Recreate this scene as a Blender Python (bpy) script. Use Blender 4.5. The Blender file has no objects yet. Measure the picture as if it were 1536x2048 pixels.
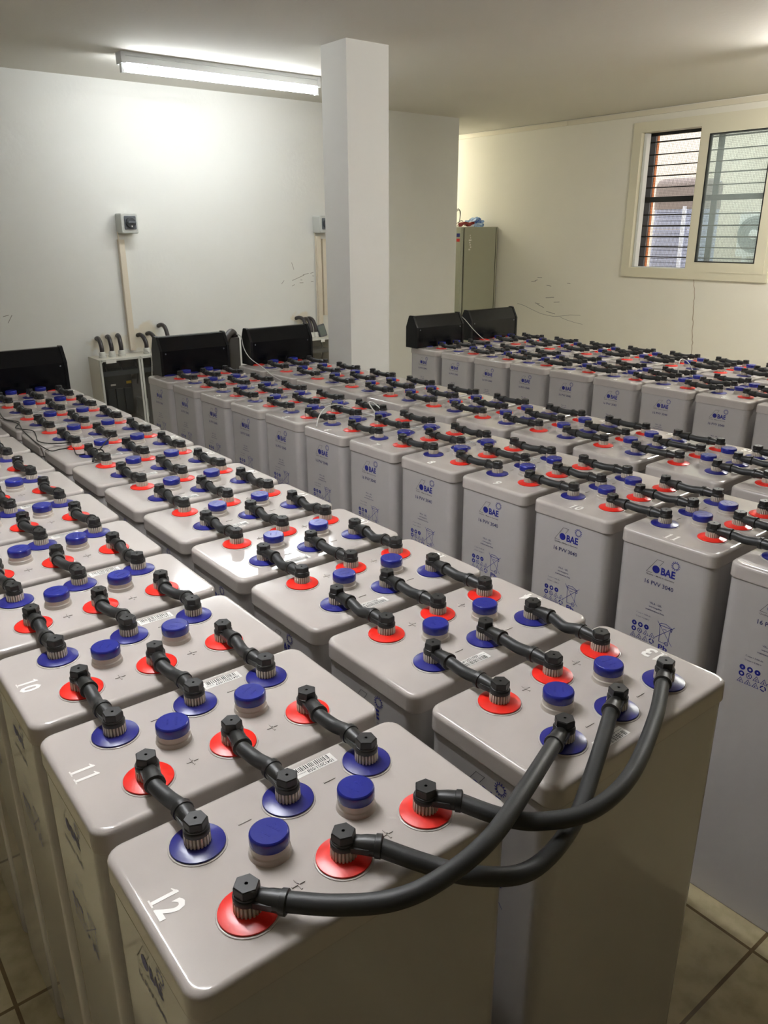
import bpy, bmesh, math, random
from mathutils import Vector, Matrix, noise
random.seed(7)
PI = math.pi
S = bpy.context.scene
COL = S.collection
S.view_settings.view_transform = 'Standard'
S.view_settings.look = 'None'
S.view_settings.gamma = 1.0
S.view_settings.exposure = 2.12
S.view_settings.use_curve_mapping = False

# ------------------------------------------------------------------ helpers
def link(o, parent=None):
    COL.objects.link(o)
    if parent is not None:
        o.parent = parent
    return o

def finish(bm, name, sharp=38):
    bmesh.ops.remove_doubles(bm, verts=bm.verts, dist=1e-6)
    bmesh.ops.recalc_face_normals(bm, faces=bm.faces)
    me = bpy.data.meshes.new(name)
    bm.to_mesh(me)
    bm.free()
    if sharp:
        me.polygons.foreach_set('use_smooth', [True] * len(me.polygons))
        me.set_sharp_from_angle(angle=math.radians(sharp))
    return me

def mesh_of(build, name, m, sharp=38):
    bm = bmesh.new()
    build(bm)
    me = finish(bm, name, sharp)
    me.materials.append(m)
    return me

def put(name, me, parent=None, loc=(0, 0, 0), rz=0):
    o = bpy.data.objects.new(name, me)
    o.location = loc
    o.rotation_euler = (0, 0, rz)
    return link(o, parent)

def obj(name, build, m, parent=None, loc=(0, 0, 0), rz=0, sharp=38):
    return put(name, mesh_of(build, name, m, sharp), parent, loc, rz)

def thing(name, label, cat, loc=(0, 0, 0), rz=0, group=None):
    o = bpy.data.objects.new(name, None)
    o.empty_display_size = 0.05
    o.location = loc
    o.rotation_euler = (0, 0, rz)
    link(o)
    return tag(o, label, cat, group)

def tag(o, label, cat, group=None):
    o['label'] = label
    o['category'] = cat
    if group:
        o['group'] = group
    return o

def struct(o):
    o['kind'] = 'structure'
    return o

def faces_between(bm, A, B):
    n = len(A)
    for i in range(n):
        j = (i + 1) % n
        try:
            bm.faces.new((A[i], A[j], B[j], B[i]))
        except ValueError:
            pass

def loft(bm, loops, cap0=True, cap1=True):
    rings = [[bm.verts.new(p) for p in L] for L in loops]
    for a, b in zip(rings, rings[1:]):
        faces_between(bm, a, b)
    if cap0:
        bm.faces.new(rings[0][::-1])
    if cap1:
        bm.faces.new(rings[-1])

def box(bm, x0, x1, y0, y1, z0, z1):
    loft(bm, [[(x0, y0, z), (x1, y0, z), (x1, y1, z), (x0, y1, z)] for z in (z0, z1)])

def rrect(w, l, r, n=5):
    pts = []
    for cx, cy, a0 in ((w / 2 - r, l / 2 - r, 0), (-w / 2 + r, l / 2 - r, 90), (-w / 2 + r, -l / 2 + r, 180), (w / 2 - r, -l / 2 + r, 270)):
        arc = []
        for k in range(n):
            a = math.radians(a0 + 90 * k / (n - 1))
            arc.append((cx + r * math.cos(a), cy + r * math.sin(a)))
        # one more point on each straight side keeps the flats flat when shaded smooth
        t = math.radians(a0)
        sw, sl = min(.004, (w - 2 * r) * .2), min(.004, (l - 2 * r) * .2)
        first, last = (sl, sw) if a0 % 180 == 0 else (sw, sl)
        arc.insert(0, (arc[0][0] + math.sin(t) * first, arc[0][1] - math.cos(t) * first))
        arc.append((arc[-1][0] - math.cos(t) * last, arc[-1][1] - math.sin(t) * last))
        pts += arc
    return pts

def rbox(bm, cx, cy, z0, z1, w, l, r, top=0.0, bot=0.0, n=5, M=None):
    """box with rounded vertical edges and optional rounded top / bottom edges"""
    lev = []
    if bot > 0:
        for k in range(4):
            a = PI / 2 * k / 3
            lev.append((z0 + bot * (1 - math.sin(a)), bot * (1 - math.cos(a))))
        lev = [(z0 + bot * (1 - math.cos(PI / 2 * k / 3)), bot * (1 - math.sin(PI / 2 * k / 3))) for k in range(4)]
    else:
        lev = [(z0, 0)]
    if top > 0:
        lev += [(z1 - top * 1.15, 0)] + [(z1 - top * (1 - math.sin(PI / 2 * k / 4)), top * (1 - math.cos(PI / 2 * k / 4))) for k in range(5)] + [(z1, top * 1.15)]
    else:
        lev += [(z1, 0)]
    loops = []
    for z, ins in lev:
        loops.append([(cx + x, cy + y, z) for x, y in rrect(w - 2 * ins, l - 2 * ins, max(r - ins, 0.0008), n)])
    if M is not None:
        loops = [[tuple(M @ Vector(p)) for p in L] for L in loops]
    loft(bm, loops)

def lathe(bm, prof, n=24, c=(0, 0, 0), M=None):
    loops = []
    for r, z in prof:
        loops.append([(c[0] + r * math.cos(2 * PI * k / n), c[1] + r * math.sin(2 * PI * k / n), c[2] + z) for k in range(n)])
    if M is not None:
        loops = [[tuple(M @ Vector(p)) for p in L] for L in loops]
    loft(bm, loops)

def smooth(pts, n=6):
    P = [Vector(p) for p in pts]
    P = [2 * P[0] - P[1]] + P + [2 * P[-1] - P[-2]]
    out = []
    for i in range(1, len(P) - 2):
        a, b, c, d = P[i - 1:i + 3]
        for k in range(n):
            t = k / n
            out.append(0.5 * (2 * b + (c - a) * t + (2 * a - 5 * b + 4 * c - d) * t * t + (3 * b - a - 3 * c + d) * t ** 3))
    out.append(P[-2])
    return out

def tube(bm, pts, r, n=10):
    P = [Vector(p) for p in pts]
    rs = r if isinstance(r, (list, tuple)) else [r] * len(P)
    up = Vector((0, 0, 1))
    t0 = (P[1] - P[0]).normalized()
    if abs(t0.dot(up)) > .9:
        up = Vector((1, 0, 0))
    nrm = (up - t0 * up.dot(t0)).normalized()
    loops = []
    for i, p in enumerate(P):
        t = (P[min(i + 1, len(P) - 1)] - P[max(i - 1, 0)]).normalized()
        nrm = (nrm - t * nrm.dot(t)).normalized()
        b = t.cross(nrm)
        loops.append([tuple(p + rs[i] * (nrm * math.cos(2 * PI * k / n) + b * math.sin(2 * PI * k / n))) for k in range(n)])
    loft(bm, loops)

def poly(bm, pts, f):
    bm.faces.new([bm.verts.new(f(*p)) for p in pts])

def stroke(bm, pts, w, f, closed=False):
    n = len(pts)
    for i in range(n if closed else n - 1):
        a, b = Vector(pts[i]), Vector(pts[(i + 1) % n])
        d = (b - a).normalized() * w / 2
        s = Vector((-d.y, d.x))
        a, b = a - d, b + d
        poly(bm, [a + s, a - s, b - s, b + s], f)

def circ(u, v, r, n=20):
    return [(u + r * math.cos(2 * PI * k / n), v + r * math.sin(2 * PI * k / n)) for k in range(n)]

def ring(bm, u, v, r0, r1, f, n=24):
    a, b = circ(u, v, r0, n), circ(u, v, r1, n)
    for k in range(n):
        j = (k + 1) % n
        poly(bm, [a[k], b[k], b[j], a[j]], f)

_tc = {}
def glyphs(s, bold):
    if (s, bold) not in _tc:
        cu = bpy.data.curves.new('txt', 'FONT')
        cu.body = s
        cu.offset = bold
        cu.resolution_u = 2
        o = bpy.data.objects.new('txt', cu)
        COL.objects.link(o)
        bpy.context.view_layer.update()
        me = o.to_mesh()
        V = [(v.co.x, v.co.y) for v in me.vertices]
        F = [tuple(p.vertices) for p in me.polygons]
        o.to_mesh_clear()
        bpy.data.objects.remove(o)
        bpy.data.curves.remove(cu)
        _tc[(s, bold)] = (V, F)
    return _tc[(s, bold)]

def text(bm, s, u0, u1, v0, v1, f, bold=0.0):
    """letters fitted to the rectangle u0..u1, v0..v1 (v1 None keeps the letters' own proportion)"""
    V, F = glyphs(s, bold)
    x0, x1 = min(p[0] for p in V), max(p[0] for p in V)
    y0, y1 = min(p[1] for p in V), max(p[1] for p in V)
    sx = (u1 - u0) / (x1 - x0)
    sy = sx if v1 is None else (v1 - v0) / (y1 - y0)
    vs = [bm.verts.new(f(u0 + (x - x0) * sx, v0 + (y - y0) * sy)) for x, y in V]
    for q in F:
        try:
            bm.faces.new([vs[i] for i in q])
        except ValueError:
            pass

# ------------------------------------------------------------------ materials
def lin(c):
    return tuple(((v / 255) / 12.92 if v / 255 <= .04045 else ((v / 255 + .055) / 1.055) ** 2.4) for v in c) + (1,)

def mat(name, rgb, rough=.5, metal=0, spec=.5, var=0, scale=8, bump=0, bscale=60, emit=None, trans=0, alpha=1, coat=0):
    m = bpy.data.materials.new(name)
    m.use_nodes = True
    nt = m.node_tree
    b = nt.nodes['Principled BSDF']
    c = lin(rgb)
    b.inputs['Base Color'].default_value = c
    b.inputs['Roughness'].default_value = rough
    b.inputs['Metallic'].default_value = metal
    b.inputs['Specular IOR Level'].default_value = spec
    b.inputs['Transmission Weight'].default_value = trans
    b.inputs['Alpha'].default_value = alpha
    b.inputs['Coat Weight'].default_value = coat
    if emit:
        b.inputs['Emission Color'].default_value = lin(emit[0])
        b.inputs['Emission Strength'].default_value = emit[1]
    if var or bump:
        tc = nt.nodes.new('ShaderNodeTexCoord')
    if var:
        nz = nt.nodes.new('ShaderNodeTexNoise')
        nz.inputs['Scale'].default_value = scale
        nz.inputs['Detail'].default_value = 6
        nt.links.new(tc.outputs['Object'], nz.inputs['Vector'])
        mx = nt.nodes.new('ShaderNodeMix')
        mx.data_type = 'RGBA'
        mx.inputs[6].default_value = tuple(max(0, v * (1 - var)) for v in c[:3]) + (1,)
        mx.inputs[7].default_value = tuple(min(1, v * (1 + var)) for v in c[:3]) + (1,)
        nt.links.new(nz.outputs['Fac'], mx.inputs[0])
        nt.links.new(mx.outputs[2], b.inputs['Base Color'])
    if bump:
        n2 = nt.nodes.new('ShaderNodeTexNoise')
        n2.inputs['Scale'].default_value = bscale
        n2.inputs['Detail'].default_value = 4
        nt.links.new(tc.outputs['Object'], n2.inputs['Vector'])
        bp = nt.nodes.new('ShaderNodeBump')
        bp.inputs['Strength'].default_value = bump
        bp.inputs['Distance'].default_value = .01
        nt.links.new(n2.outputs['Fac'], bp.inputs['Height'])
        nt.links.new(bp.outputs['Normal'], b.inputs['Normal'])
    return m

M_LID = mat('grey_plastic_lid', (184, 177, 171), .10, var=.05, scale=14)
M_CASE = mat('grey_plastic_case', (180, 176, 173), .10, var=.05, scale=5)
M_RED = mat('red_plastic', (226, 40, 28), .3)
M_BLUE = mat('blue_plastic', (34, 36, 118), .28)
M_CAPB = mat('blue_cap_plastic', (30, 38, 132), .25)
M_BLACK = mat('black_plastic', (34, 34, 33), .42)
M_RUBBER = mat('black_rubber', (40, 41, 41), .5, bump=.02, bscale=300)
M_HEX = mat('black_nylon', (30, 30, 30), .45)
M_RIB = mat('ribbed_bushing', (200, 190, 176), .28, metal=.2)
M_VENT = mat('vent_body_grey', (178, 170, 160), .35)
M_INK = mat('blue_ink', (28, 34, 128), .4)
M_INKD = mat('dark_ink', (40, 42, 92), .4)
M_OUT = mat('logo_outline_ink', (72, 68, 72), .4)
M_WHITE = mat('white_vinyl', (236, 234, 228), .35)
M_BAR = mat('barcode_ink', (52, 50, 48), .5)
M_COVER = mat('black_gloss_cover', (9, 10, 13), .2, spec=.3)
M_COVERL = mat('black_cover_cap', (18, 19, 21), .3, spec=.3)
M_CREAM = mat('cream_enamel', (222, 214, 190), .4)
M_FIX = mat('white_enamel', (225, 228, 228), .35)
M_TUBE = mat('lit_tube', (255, 255, 255), .4, emit=((248, 252, 255), 14))
M_TUBE3 = mat('fill_tube_bright', (255, 255, 255), .4, emit=((252, 250, 246), 66))  # single tube of the added fill lamp, boosted to lift the right wall
M_TUBE4 = mat('lit_tube_warm', (255, 255, 255), .4, emit=((255, 250, 236), 24))
M_TUBE2 = mat('lit_tube_new', (255, 255, 255), .4, emit=((250, 251, 255), 46))
M_BOX = mat('pale_grey_plastic', (196, 198, 192), .4)
M_KNOB = mat('dark_grey_plastic', (92, 97, 102), .4)
M_KNOB2 = mat('darker_grey_plastic', (62, 66, 70), .35)
M_TRUNK = mat('beige_trunking', (222, 212, 192), .45)
M_GLAND = mat('gland_grey', (206, 206, 198), .45)
M_COND = mat('conduit_dark', (56, 51, 51), .35)
M_ENC = mat('enclosure_beige', (205, 200, 186), .45)
M_DARK = mat('enclosure_inside', (128, 125, 120), .6)
M_DARK2 = mat('switch_body_dark', (64, 64, 64), .5)
M_YELLOW = mat('yellow_tag', (214, 180, 40), .5)
M_WIRE = mat('white_wire', (186, 184, 178), .45)
M_BWIRE = mat('black_wire', (30, 28, 27), .5)
M_DUCT = mat('grey_duct', (112, 108, 100), .5)
M_LCD = mat('lcd_grey', (92, 102, 96), .25)
M_CAB = mat('cabinet_grey_enamel', (186, 188, 170), .4)
M_CABSIDE = mat('cabinet_side_enamel', (172, 172, 150), .4)
M_SEAL = mat('dark_seal', (70, 66, 54), .6)
M_REDCABLE = mat('red_strap', (150, 28, 26), .5)
M_BAG = mat('blue_plastic_film', (150, 190, 235), .2, alpha=.6)
M_BAGDK = mat('blue_plastic_scrunch', (70, 110, 200), .25, alpha=.8)
M_GRILLE = mat('black_iron', (30, 29, 28), .5)
M_GRILLE2 = mat('grey_iron', (96, 96, 100), .5)
M_SCREEN = mat('screen_wire', (92, 89, 84), .6)
M_ORANGE = mat('orange_wood', (196, 112, 52), .55, var=.15, scale=12)
M_PVC = mat('cream_pvc', (224, 218, 192), .35)
M_ALU = mat('white_aluminium', (220, 222, 218), .3, var=.05)
M_EXT = mat('exterior_render', (224, 216, 204), .9, var=.04, scale=3)
M_GROUND = mat('exterior_concrete', (170, 165, 155), .9, var=.1)
M_AC = mat('ac_enamel', (238, 242, 242), .5)
M_ACD = mat('ac_grille', (150, 160, 162), .6)
M_OBTOP = mat('outdoor_top_grey', (134, 126, 126), .6)
M_OBLOW = mat('outdoor_ribbed_blue', (160, 170, 200), .5)
M_OBBAND = mat('outdoor_band_white', (214, 224, 246), .5)
M_SCUFF = mat('dark_scuff', (142, 138, 130), .8)
M_CRACK = mat('crack_brown', (170, 150, 122), .8)

def glass_mat(name, tint, alpha_mix, rough=.02, dust=0):
    m = bpy.data.materials.new(name)
    m.use_nodes = True
    nt = m.node_tree
    nt.nodes.remove(nt.nodes['Principled BSDF'])
    out = nt.nodes['Material Output']
    tr = nt.nodes.new('ShaderNodeBsdfTransparent')
    tr.inputs[0].default_value = tint
    gl = nt.nodes.new('ShaderNodeBsdfGlossy')
    gl.inputs['Roughness'].default_value = rough
    mx = nt.nodes.new('ShaderNodeMixShader')
    mx.inputs[0].default_value = alpha_mix
    src = tr.outputs[0]
    if dust:
        df = nt.nodes.new('ShaderNodeBsdfDiffuse')
        df.inputs[0].default_value = (.8, .85, .82, 1)
        m2 = nt.nodes.new('ShaderNodeMixShader')
        m2.inputs[0].default_value = dust
        nt.links.new(src, m2.inputs[1])
        nt.links.new(df.outputs[0], m2.inputs[2])
        src = m2.outputs[0]
    nt.links.new(src, mx.inputs[1])
    nt.links.new(gl.outputs[0], mx.inputs[2])
    nt.links.new(mx.outputs[0], out.inputs['Surface'])
    return m
M_GLASS = glass_mat('window_glass', (.93, .97, .96, 1), .05, dust=.10)
M_SMOKE = glass_mat('smoked_cover', (.85, .85, .84, 1), .06, .08)

def floor_mat():
    m = mat('floor_tiles', (176, 166, 138), .4)
    nt = m.node_tree
    b = nt.nodes['Principled BSDF']
    geo = nt.nodes.new('ShaderNodeNewGeometry')
    mp = nt.nodes.new('ShaderNodeMapping')
    T = .4447
    mp.inputs['Location'].default_value = (-1.068, .11, 0)
    nt.links.new(geo.outputs['Position'], mp.inputs['Vector'])
    br = nt.nodes.new('ShaderNodeTexBrick')
    br.offset = 0
    br.inputs['Scale'].default_value = 1
    br.inputs['Brick Width'].default_value = T
    br.inputs['Row Height'].default_value = T
    br.inputs['Mortar Size'].default_value = .0042
    br.inputs['Mortar Smooth'].default_value = .1
    br.inputs['Color1'].default_value = lin((190, 178, 142))
    br.inputs['Color2'].default_value = lin((184, 171, 134))
    br.inputs['Mortar'].default_value = lin((112, 92, 58))
    nt.links.new(mp.outputs[0], br.inputs['Vector'])
    nz = nt.nodes.new('ShaderNodeTexNoise')
    nz.inputs['Scale'].default_value = 22
    nz.inputs['Detail'].default_value = 8
    nt.links.new(geo.outputs['Position'], nz.inputs['Vector'])
    rp = nt.nodes.new('ShaderNodeValToRGB')
    rp.color_ramp.elements[0].position = .3
    rp.color_ramp.elements[0].color = (.62, .6, .55, 1)
    rp.color_ramp.elements[1].position = .6
    rp.color_ramp.elements[1].color = (1, 1, 1, 1)
    nt.links.new(nz.outputs['Fac'], rp.inputs[0])
    mx = nt.nodes.new('ShaderNodeMix')
    mx.data_type = 'RGBA'
    mx.blend_type = 'MULTIPLY'
    mx.inputs[0].default_value = .7
    nt.links.new(br.outputs['Color'], mx.inputs[6])
    nt.links.new(rp.outputs[0], mx.inputs[7])
    nt.links.new(mx.outputs[2], b.inputs['Base Color'])
    bp = nt.nodes.new('ShaderNodeBump')
    bp.inputs['Strength'].default_value = .3
    bp.inputs['Distance'].default_value = .004
    bp.invert = True
    nt.links.new(br.outputs['Fac'], bp.inputs['Height'])
    nt.links.new(bp.outputs['Normal'], b.inputs['Normal'])
    return m

def wall_mat(name, rgb, patches=(), rgb2=(222, 212, 188)):
    """painted plaster; each patch (x, y, z, rx, ry, rz) is a worn spot where the paint has come off"""
    m = mat(name, rgb, .85, var=.02, scale=1.5, bump=.08, bscale=40)
    if not patches:
        return m
    nt = m.node_tree
    b = nt.nodes['Principled BSDF']
    src = b.inputs['Base Color'].links[0].from_socket
    geo = nt.nodes.new('ShaderNodeNewGeometry')
    total = None
    for p in patches:
        mp = nt.nodes.new('ShaderNodeMapping')
        mp.vector_type = 'TEXTURE'
        mp.inputs['Location'].default_value = p[:3]
        mp.inputs['Scale'].default_value = p[3:]
        nt.links.new(geo.outputs['Position'], mp.inputs['Vector'])
        ln = nt.nodes.new('ShaderNodeVectorMath')
        ln.operation = 'LENGTH'
        nt.links.new(mp.outputs[0], ln.inputs[0])
        if total is None:
            total = ln.outputs['Value']
        else:
            mn = nt.nodes.new('ShaderNodeMath')
            mn.operation = 'MINIMUM'
            nt.links.new(total, mn.inputs[0])
            nt.links.new(ln.outputs['Value'], mn.inputs[1])
            total = mn.outputs[0]
    nz = nt.nodes.new('ShaderNodeTexNoise')
    nz.inputs['Scale'].default_value = 14
    nz.inputs['Detail'].default_value = 5
    nt.links.new(geo.outputs['Position'], nz.inputs['Vector'])
    ad = nt.nodes.new('ShaderNodeMath')
    ad.operation = 'MULTIPLY_ADD'
    ad.inputs[1].default_value = 1.6
    nt.links.new(nz.outputs['Fac'], ad.inputs[0])
    nt.links.new(total, ad.inputs[2])
    rp = nt.nodes.new('ShaderNodeMapRange')
    rp.inputs['From Min'].default_value = 1.45
    rp.inputs['From Max'].default_value = 1.75
    rp.inputs['To Min'].default_value = .8
    rp.inputs['To Max'].default_value = 0
    nt.links.new(ad.outputs[0], rp.inputs['Value'])
    mx = nt.nodes.new('ShaderNodeMix')
    mx.data_type = 'RGBA'
    mx.inputs[7].default_value = lin(rgb2)
    nt.links.new(rp.outputs[0], mx.inputs[0])
    nt.links.new(src, mx.inputs[6])
    nt.links.new(mx.outputs[2], b.inputs['Base Color'])
    return m

M_WALLB = wall_mat('white_wall', (228, 228, 222), [(1.38, 4.47, .84, .13, .2, .10), (1.64, 4.47, .87, .12, .2, .12), (2.86, 4.47, .90, .10, .2, .07)])
M_WALLR = wall_mat('cream_wall', (234, 230, 214))
M_WALLO = wall_mat('plain_wall', (158, 151, 136))
M_CEIL = wall_mat('ceiling_paint', (222, 219, 210))
M_PILL = wall_mat('pillar_paint', (226, 225, 218))
M_FLOOR = floor_mat()

# ------------------------------------------------------------------ room
XL, XR, YF, YB, ZC = -2.9, 5.23, -4.6, 4.47, 2.376
XC, YR = 4.418, 7.2            # corner where the room runs on behind the back wall
struct(obj('floor', lambda b: box(b, XL - .2, XR + .25, YF - .2, YR + .2, -.1, 0), M_FLOOR))
struct(obj('ceiling', lambda b: box(b, XL - .2, XR + .25, YF - .2, YR + .2, ZC, ZC + .12), M_CEIL))
wall_back = struct(obj('wall_back', lambda b: box(b, XL - .2, XC, YB, YR + .2, 0, ZC), M_WALLB))
struct(obj('wall_recess', lambda b: box(b, XC, XR + .25, YR, YR + .2, 0, ZC), M_WALLO))
struct(obj('wall_left', lambda b: box(b, XL - .2, XL, YF - .2, YB, 0, ZC), M_WALLO))
struct(obj('wall_front', lambda b: box(b, XL, XR + .25, YF - .2, YF, 0, ZC), M_WALLO))
WY0, WY1, WZ0, WZ1 = 2.165, 3.368, 1.172, 2.29      # window frame outside
HY0, HY1, HZ0, HZ1 = WY0 + .03, WY1 - .03, WZ0 + .03, WZ1 - .03
def wr(b):
    x0, x1 = XR, XR + .22
    box(b, x0, x1, YF, HY0, 0, ZC)
    box(b, x0, x1, HY1, YR, 0, ZC)
    box(b, x0, x1, HY0, HY1, 0, HZ0)
    box(b, x0, x1, HY0, HY1, HZ1, ZC)
wall_right = struct(obj('wall_right', wr, M_WALLR, sharp=0))
struct(obj('trim_1', lambda b: (box(b, XR - .014, XR, YF, 4.02, ZC - .042, ZC - .007), box(b, XR - .014, XR, 4.024, YR, ZC - .042, ZC - .007)), M_CREAM))
struct(obj('pillar', lambda b: box(b, 2.066, 2.322, 2.760, 2.972, 0, ZC), M_PILL))

# marks on the walls
def scuffs(b):
    for x, z, l, a in ((2.79, 1.285, .05, 1.9), (2.83, 1.20, .10, .32), (2.90, 1.225, .05, .2), (2.875, 1.215, .02, .3), (2.955, 1.232, .025, .2), (2.965, 1.21, .015, -.1), (2.79, 1.15, .022, .45), (2.86, 1.165, .03, 0),
                       (2.955, 1.17, .02, .1), (2.70, 1.175, .03, .8), (2.86, 1.185, .012, 0), (.81, 1.04, .05, 1.0), (.79, 1.06, .03, .2)):
        c, s = math.cos(a) * l / 2, math.sin(a) * l / 2
        stroke(b, [(x - c, z - s), (x + c, z + s)], .0035, lambda u, v: (u, YB - .0006, v))
obj('scuff_marks', scuffs, M_SCUFF, wall_back, sharp=0)
def scuffr(b):
    f = lambda u, v: (XR - .0006, u, v)
    for y, z, l, a in ((4.23, 1.125, .05, .0), (4.30, 1.09, .05, -.1), (4.27, 1.10, .03, -.3), (4.12, 1.06, .05, .1), (4.1, .96, .09, -.1), (4.02, .925, .06, -.1), (4.24, .9, .05, .1), (4.2, .88, .08, .3), (4.08, .83, .1, .15), (3.9, 1.09, .03, 0)):
        c, s = math.cos(a) * l / 2, math.sin(a) * l / 2
        stroke(b, [(y - c, z - s), (y + c, z + s)], .0045, f)
    stroke(b, [(4.48, .885), (4.40, .872), (4.3, .842), (4.20, .815), (4.12, .805), (4.04, .800), (3.97, .808), (3.86, .826), (3.75, .832)], .003, f)
    stroke(b, [(3.97, .80), (3.90, .782), (3.8, .766), (3.72, .758)], .0025, f)
obj('scuff_marks', scuffr, M_SCUFF, wall_right, sharp=0)
def crackb(b):
    f = lambda u, v: (XR - .0006, u, v)
    pts, z = [], 1.171
    while z > .62:
        pts.append((2.72 - .05 * (1.171 - z) / .5 + .012 * noise.noise((z * 9, 3, 1)) + random.uniform(-.004, .004), z))
        z -= .022
    stroke(b, pts, .005, f)
obj('crack', crackb, M_CRACK, wall_right, sharp=0)

# window
win = struct(bpy.data.objects.new('window_1', None)); win.location = (XR, (WY0 + WY1) / 2, WZ0); link(win)
def W(name, build, m, **k):
    return obj(name, build, m, win, loc=(-win.location.x, -win.location.y, -win.location.z), **k)
def frame_ring(b, x0, x1, y0, y1, z0, z1, t):
    box(b, x0, x1, y0, y1, z0, z0 + t); box(b, x0, x1, y0, y1, z1 - t, z1)
    box(b, x0, x1, y0, y0 + t, z0 + t, z1 - t); box(b, x0, x1, y1 - t, y1, z0 + t, z1 - t)
W('frame', lambda b: frame_ring(b, XR - .018, XR + .075, WY0, WY1, WZ0, WZ1, .072), M_PVC)
W('track', lambda b: (box(b, XR + .02, XR + .07, HY1 - .067, HY1 - .045, HZ0 + .045, HZ1 - .045), box(b, XR + .02, XR + .07, WY0 + .07, WY1 - .07, WZ0 + .07, WZ0 + .078)), M_ALU)
def sash(name, x0, y0, y1):
    s = W(name, lambda b: frame_ring(b, x0, x0 + .03, y0, y1, WZ0 + .055, WZ1 - .055, .072), M_PVC)
    W('glazing_seal', lambda b: frame_ring(b, x0 - .001, x0 + .031, y0 + .07, y1 - .07, WZ0 + .125, WZ1 - .125, .007), M_GRILLE)
    W('pane', lambda b: box(b, x0 + .012, x0 + .018, y0 + .072, y1 - .072, WZ0 + .127, WZ1 - .127), M_GLASS)
sash('sliding_sash', XR - .022, 2.197, 2.797)
sash('sliding_sash', XR + .014, 2.217, 2.817)
GX = XR + .12
def bars(b):
    z = HZ0 + .008
    for z in (1.322, 1.398, 1.474, 1.553, 1.635, 1.833, 1.916, 1.991, 2.069, 2.157):
        tube(b, [(GX, HY0, z), (GX, HY1, z)], .0045, 8)
W('grille_bars', bars, M_GRILLE)
W('grille_rail', lambda b: (box(b, GX - .006, GX + .006, HY0, HY1, 1.726, 1.766), box(b, GX - .006, GX + .006, HY0, HY1, HZ1 - .06, HZ1), box(b, GX - .006, GX + .006, HY0, HY1, HZ0, HZ0 + .04)), M_GRILLE)
W('grille_post', lambda b: (box(b, GX + .006, GX + .02, 3.262, 3.312, HZ0, HZ1), box(b, GX + .006, GX + .02, 2.698, 2.742, HZ0, HZ1)), M_GRILLE2)
def screen(b):
    y = HY0
    while y < HY1:
        box(b, GX + .058, GX + .0594, y, y + .0015, HZ0, HZ1); y += .0115
    z = HZ0
    while z < HZ1:
        box(b, GX + .058, GX + .0592, HY0, HY1, z, z + .0015); z += .0115
W('insect_screen', screen, M_SCREEN, sharp=0)
W('screen_frame', lambda b: (box(b, GX + .062, GX + .09, 3.285, 3.318, HZ0, HZ1), box(b, GX + .062, GX + .09, HY0, HY0 + .03, HZ0, HZ1)), M_ORANGE)

# outside the window
struct(obj('wall_exterior', lambda b: box(b, 7.5, 7.7, -1.5, 9.5, -.1, 4.2), M_EXT))
struct(obj('ground_exterior', lambda b: box(b, XR + .25, 7.5, -1.5, 9.5, -.1, -.02), M_GROUND))
ac = thing('air_conditioner', 'white outdoor air conditioner unit with round fan grille, seen through the window pane', 'air conditioner', (7.36, 3.2, 1.22))
obj('case', lambda b: rbox(b, 0, 0, .06, .46, .26, .66, .03, .02), M_AC, ac)
def fan(b):
    Mx = Matrix.Translation((-.135, .155, .26)) @ Matrix.Rotation(-PI / 2, 4, 'Y')
    for r in (.155, .132, .109, .086, .063):
        for k in range(28):
            a0, a1 = 2 * PI * k / 28, 2 * PI * (k + 1) / 28
            box_pts = [(r * math.cos(a0), r * math.sin(a0), 0), (r * math.cos(a1), r * math.sin(a1), 0), ((r - .012) * math.cos(a1), (r - .012) * math.sin(a1), .006), ((r - .012) * math.cos(a0), (r - .012) * math.sin(a0), .006)]
            bm_pts = [b.verts.new(Mx @ Vector(p)) for p in box_pts]
            b.faces.new(bm_pts)
    lathe(b, [(.165, -.004), (.165, .002), (.155, .002)], 36, M=Mx)
obj('fan_grille', fan, M_ACD, ac)
obj('fan_hub', lambda b: lathe(b, [(.045, 0), (.045, .012), (.03, .018)], 20, M=Matrix.Translation((-.136, .155, .26)) @ Matrix.Rotation(-PI / 2, 4, 'Y')), M_AC, ac)
for yb in (-.24, .21):
    obj('bracket', lambda b: box(b, -.14, .14, yb, yb + .03, 0, .06), M_AC, ac)
ob = thing('outdoor_cabinet', 'large round-cornered grey and pale blue ribbed cabinet outside the open window half', 'cabinet', (6.6, 3.70, -.02))
def obtop(b):
    rbox(b, 0, 0, 1.72, 1.98, .5, .44, .08, .07)
obj('hood', obtop, M_OBTOP, ob)
def oblow(b):
    z = .0
    while z < 1.72:
        rbox(b, 0, 0, z, z + .034, .49, .43, .08, .008); z += .036
obj('ribbed_body', oblow, M_OBLOW, ob)
obj('corner_band', lambda b: rbox(b, -.232, -.13, 0, 1.74, .05, .04, .012), M_OBBAND, ob)

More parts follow.
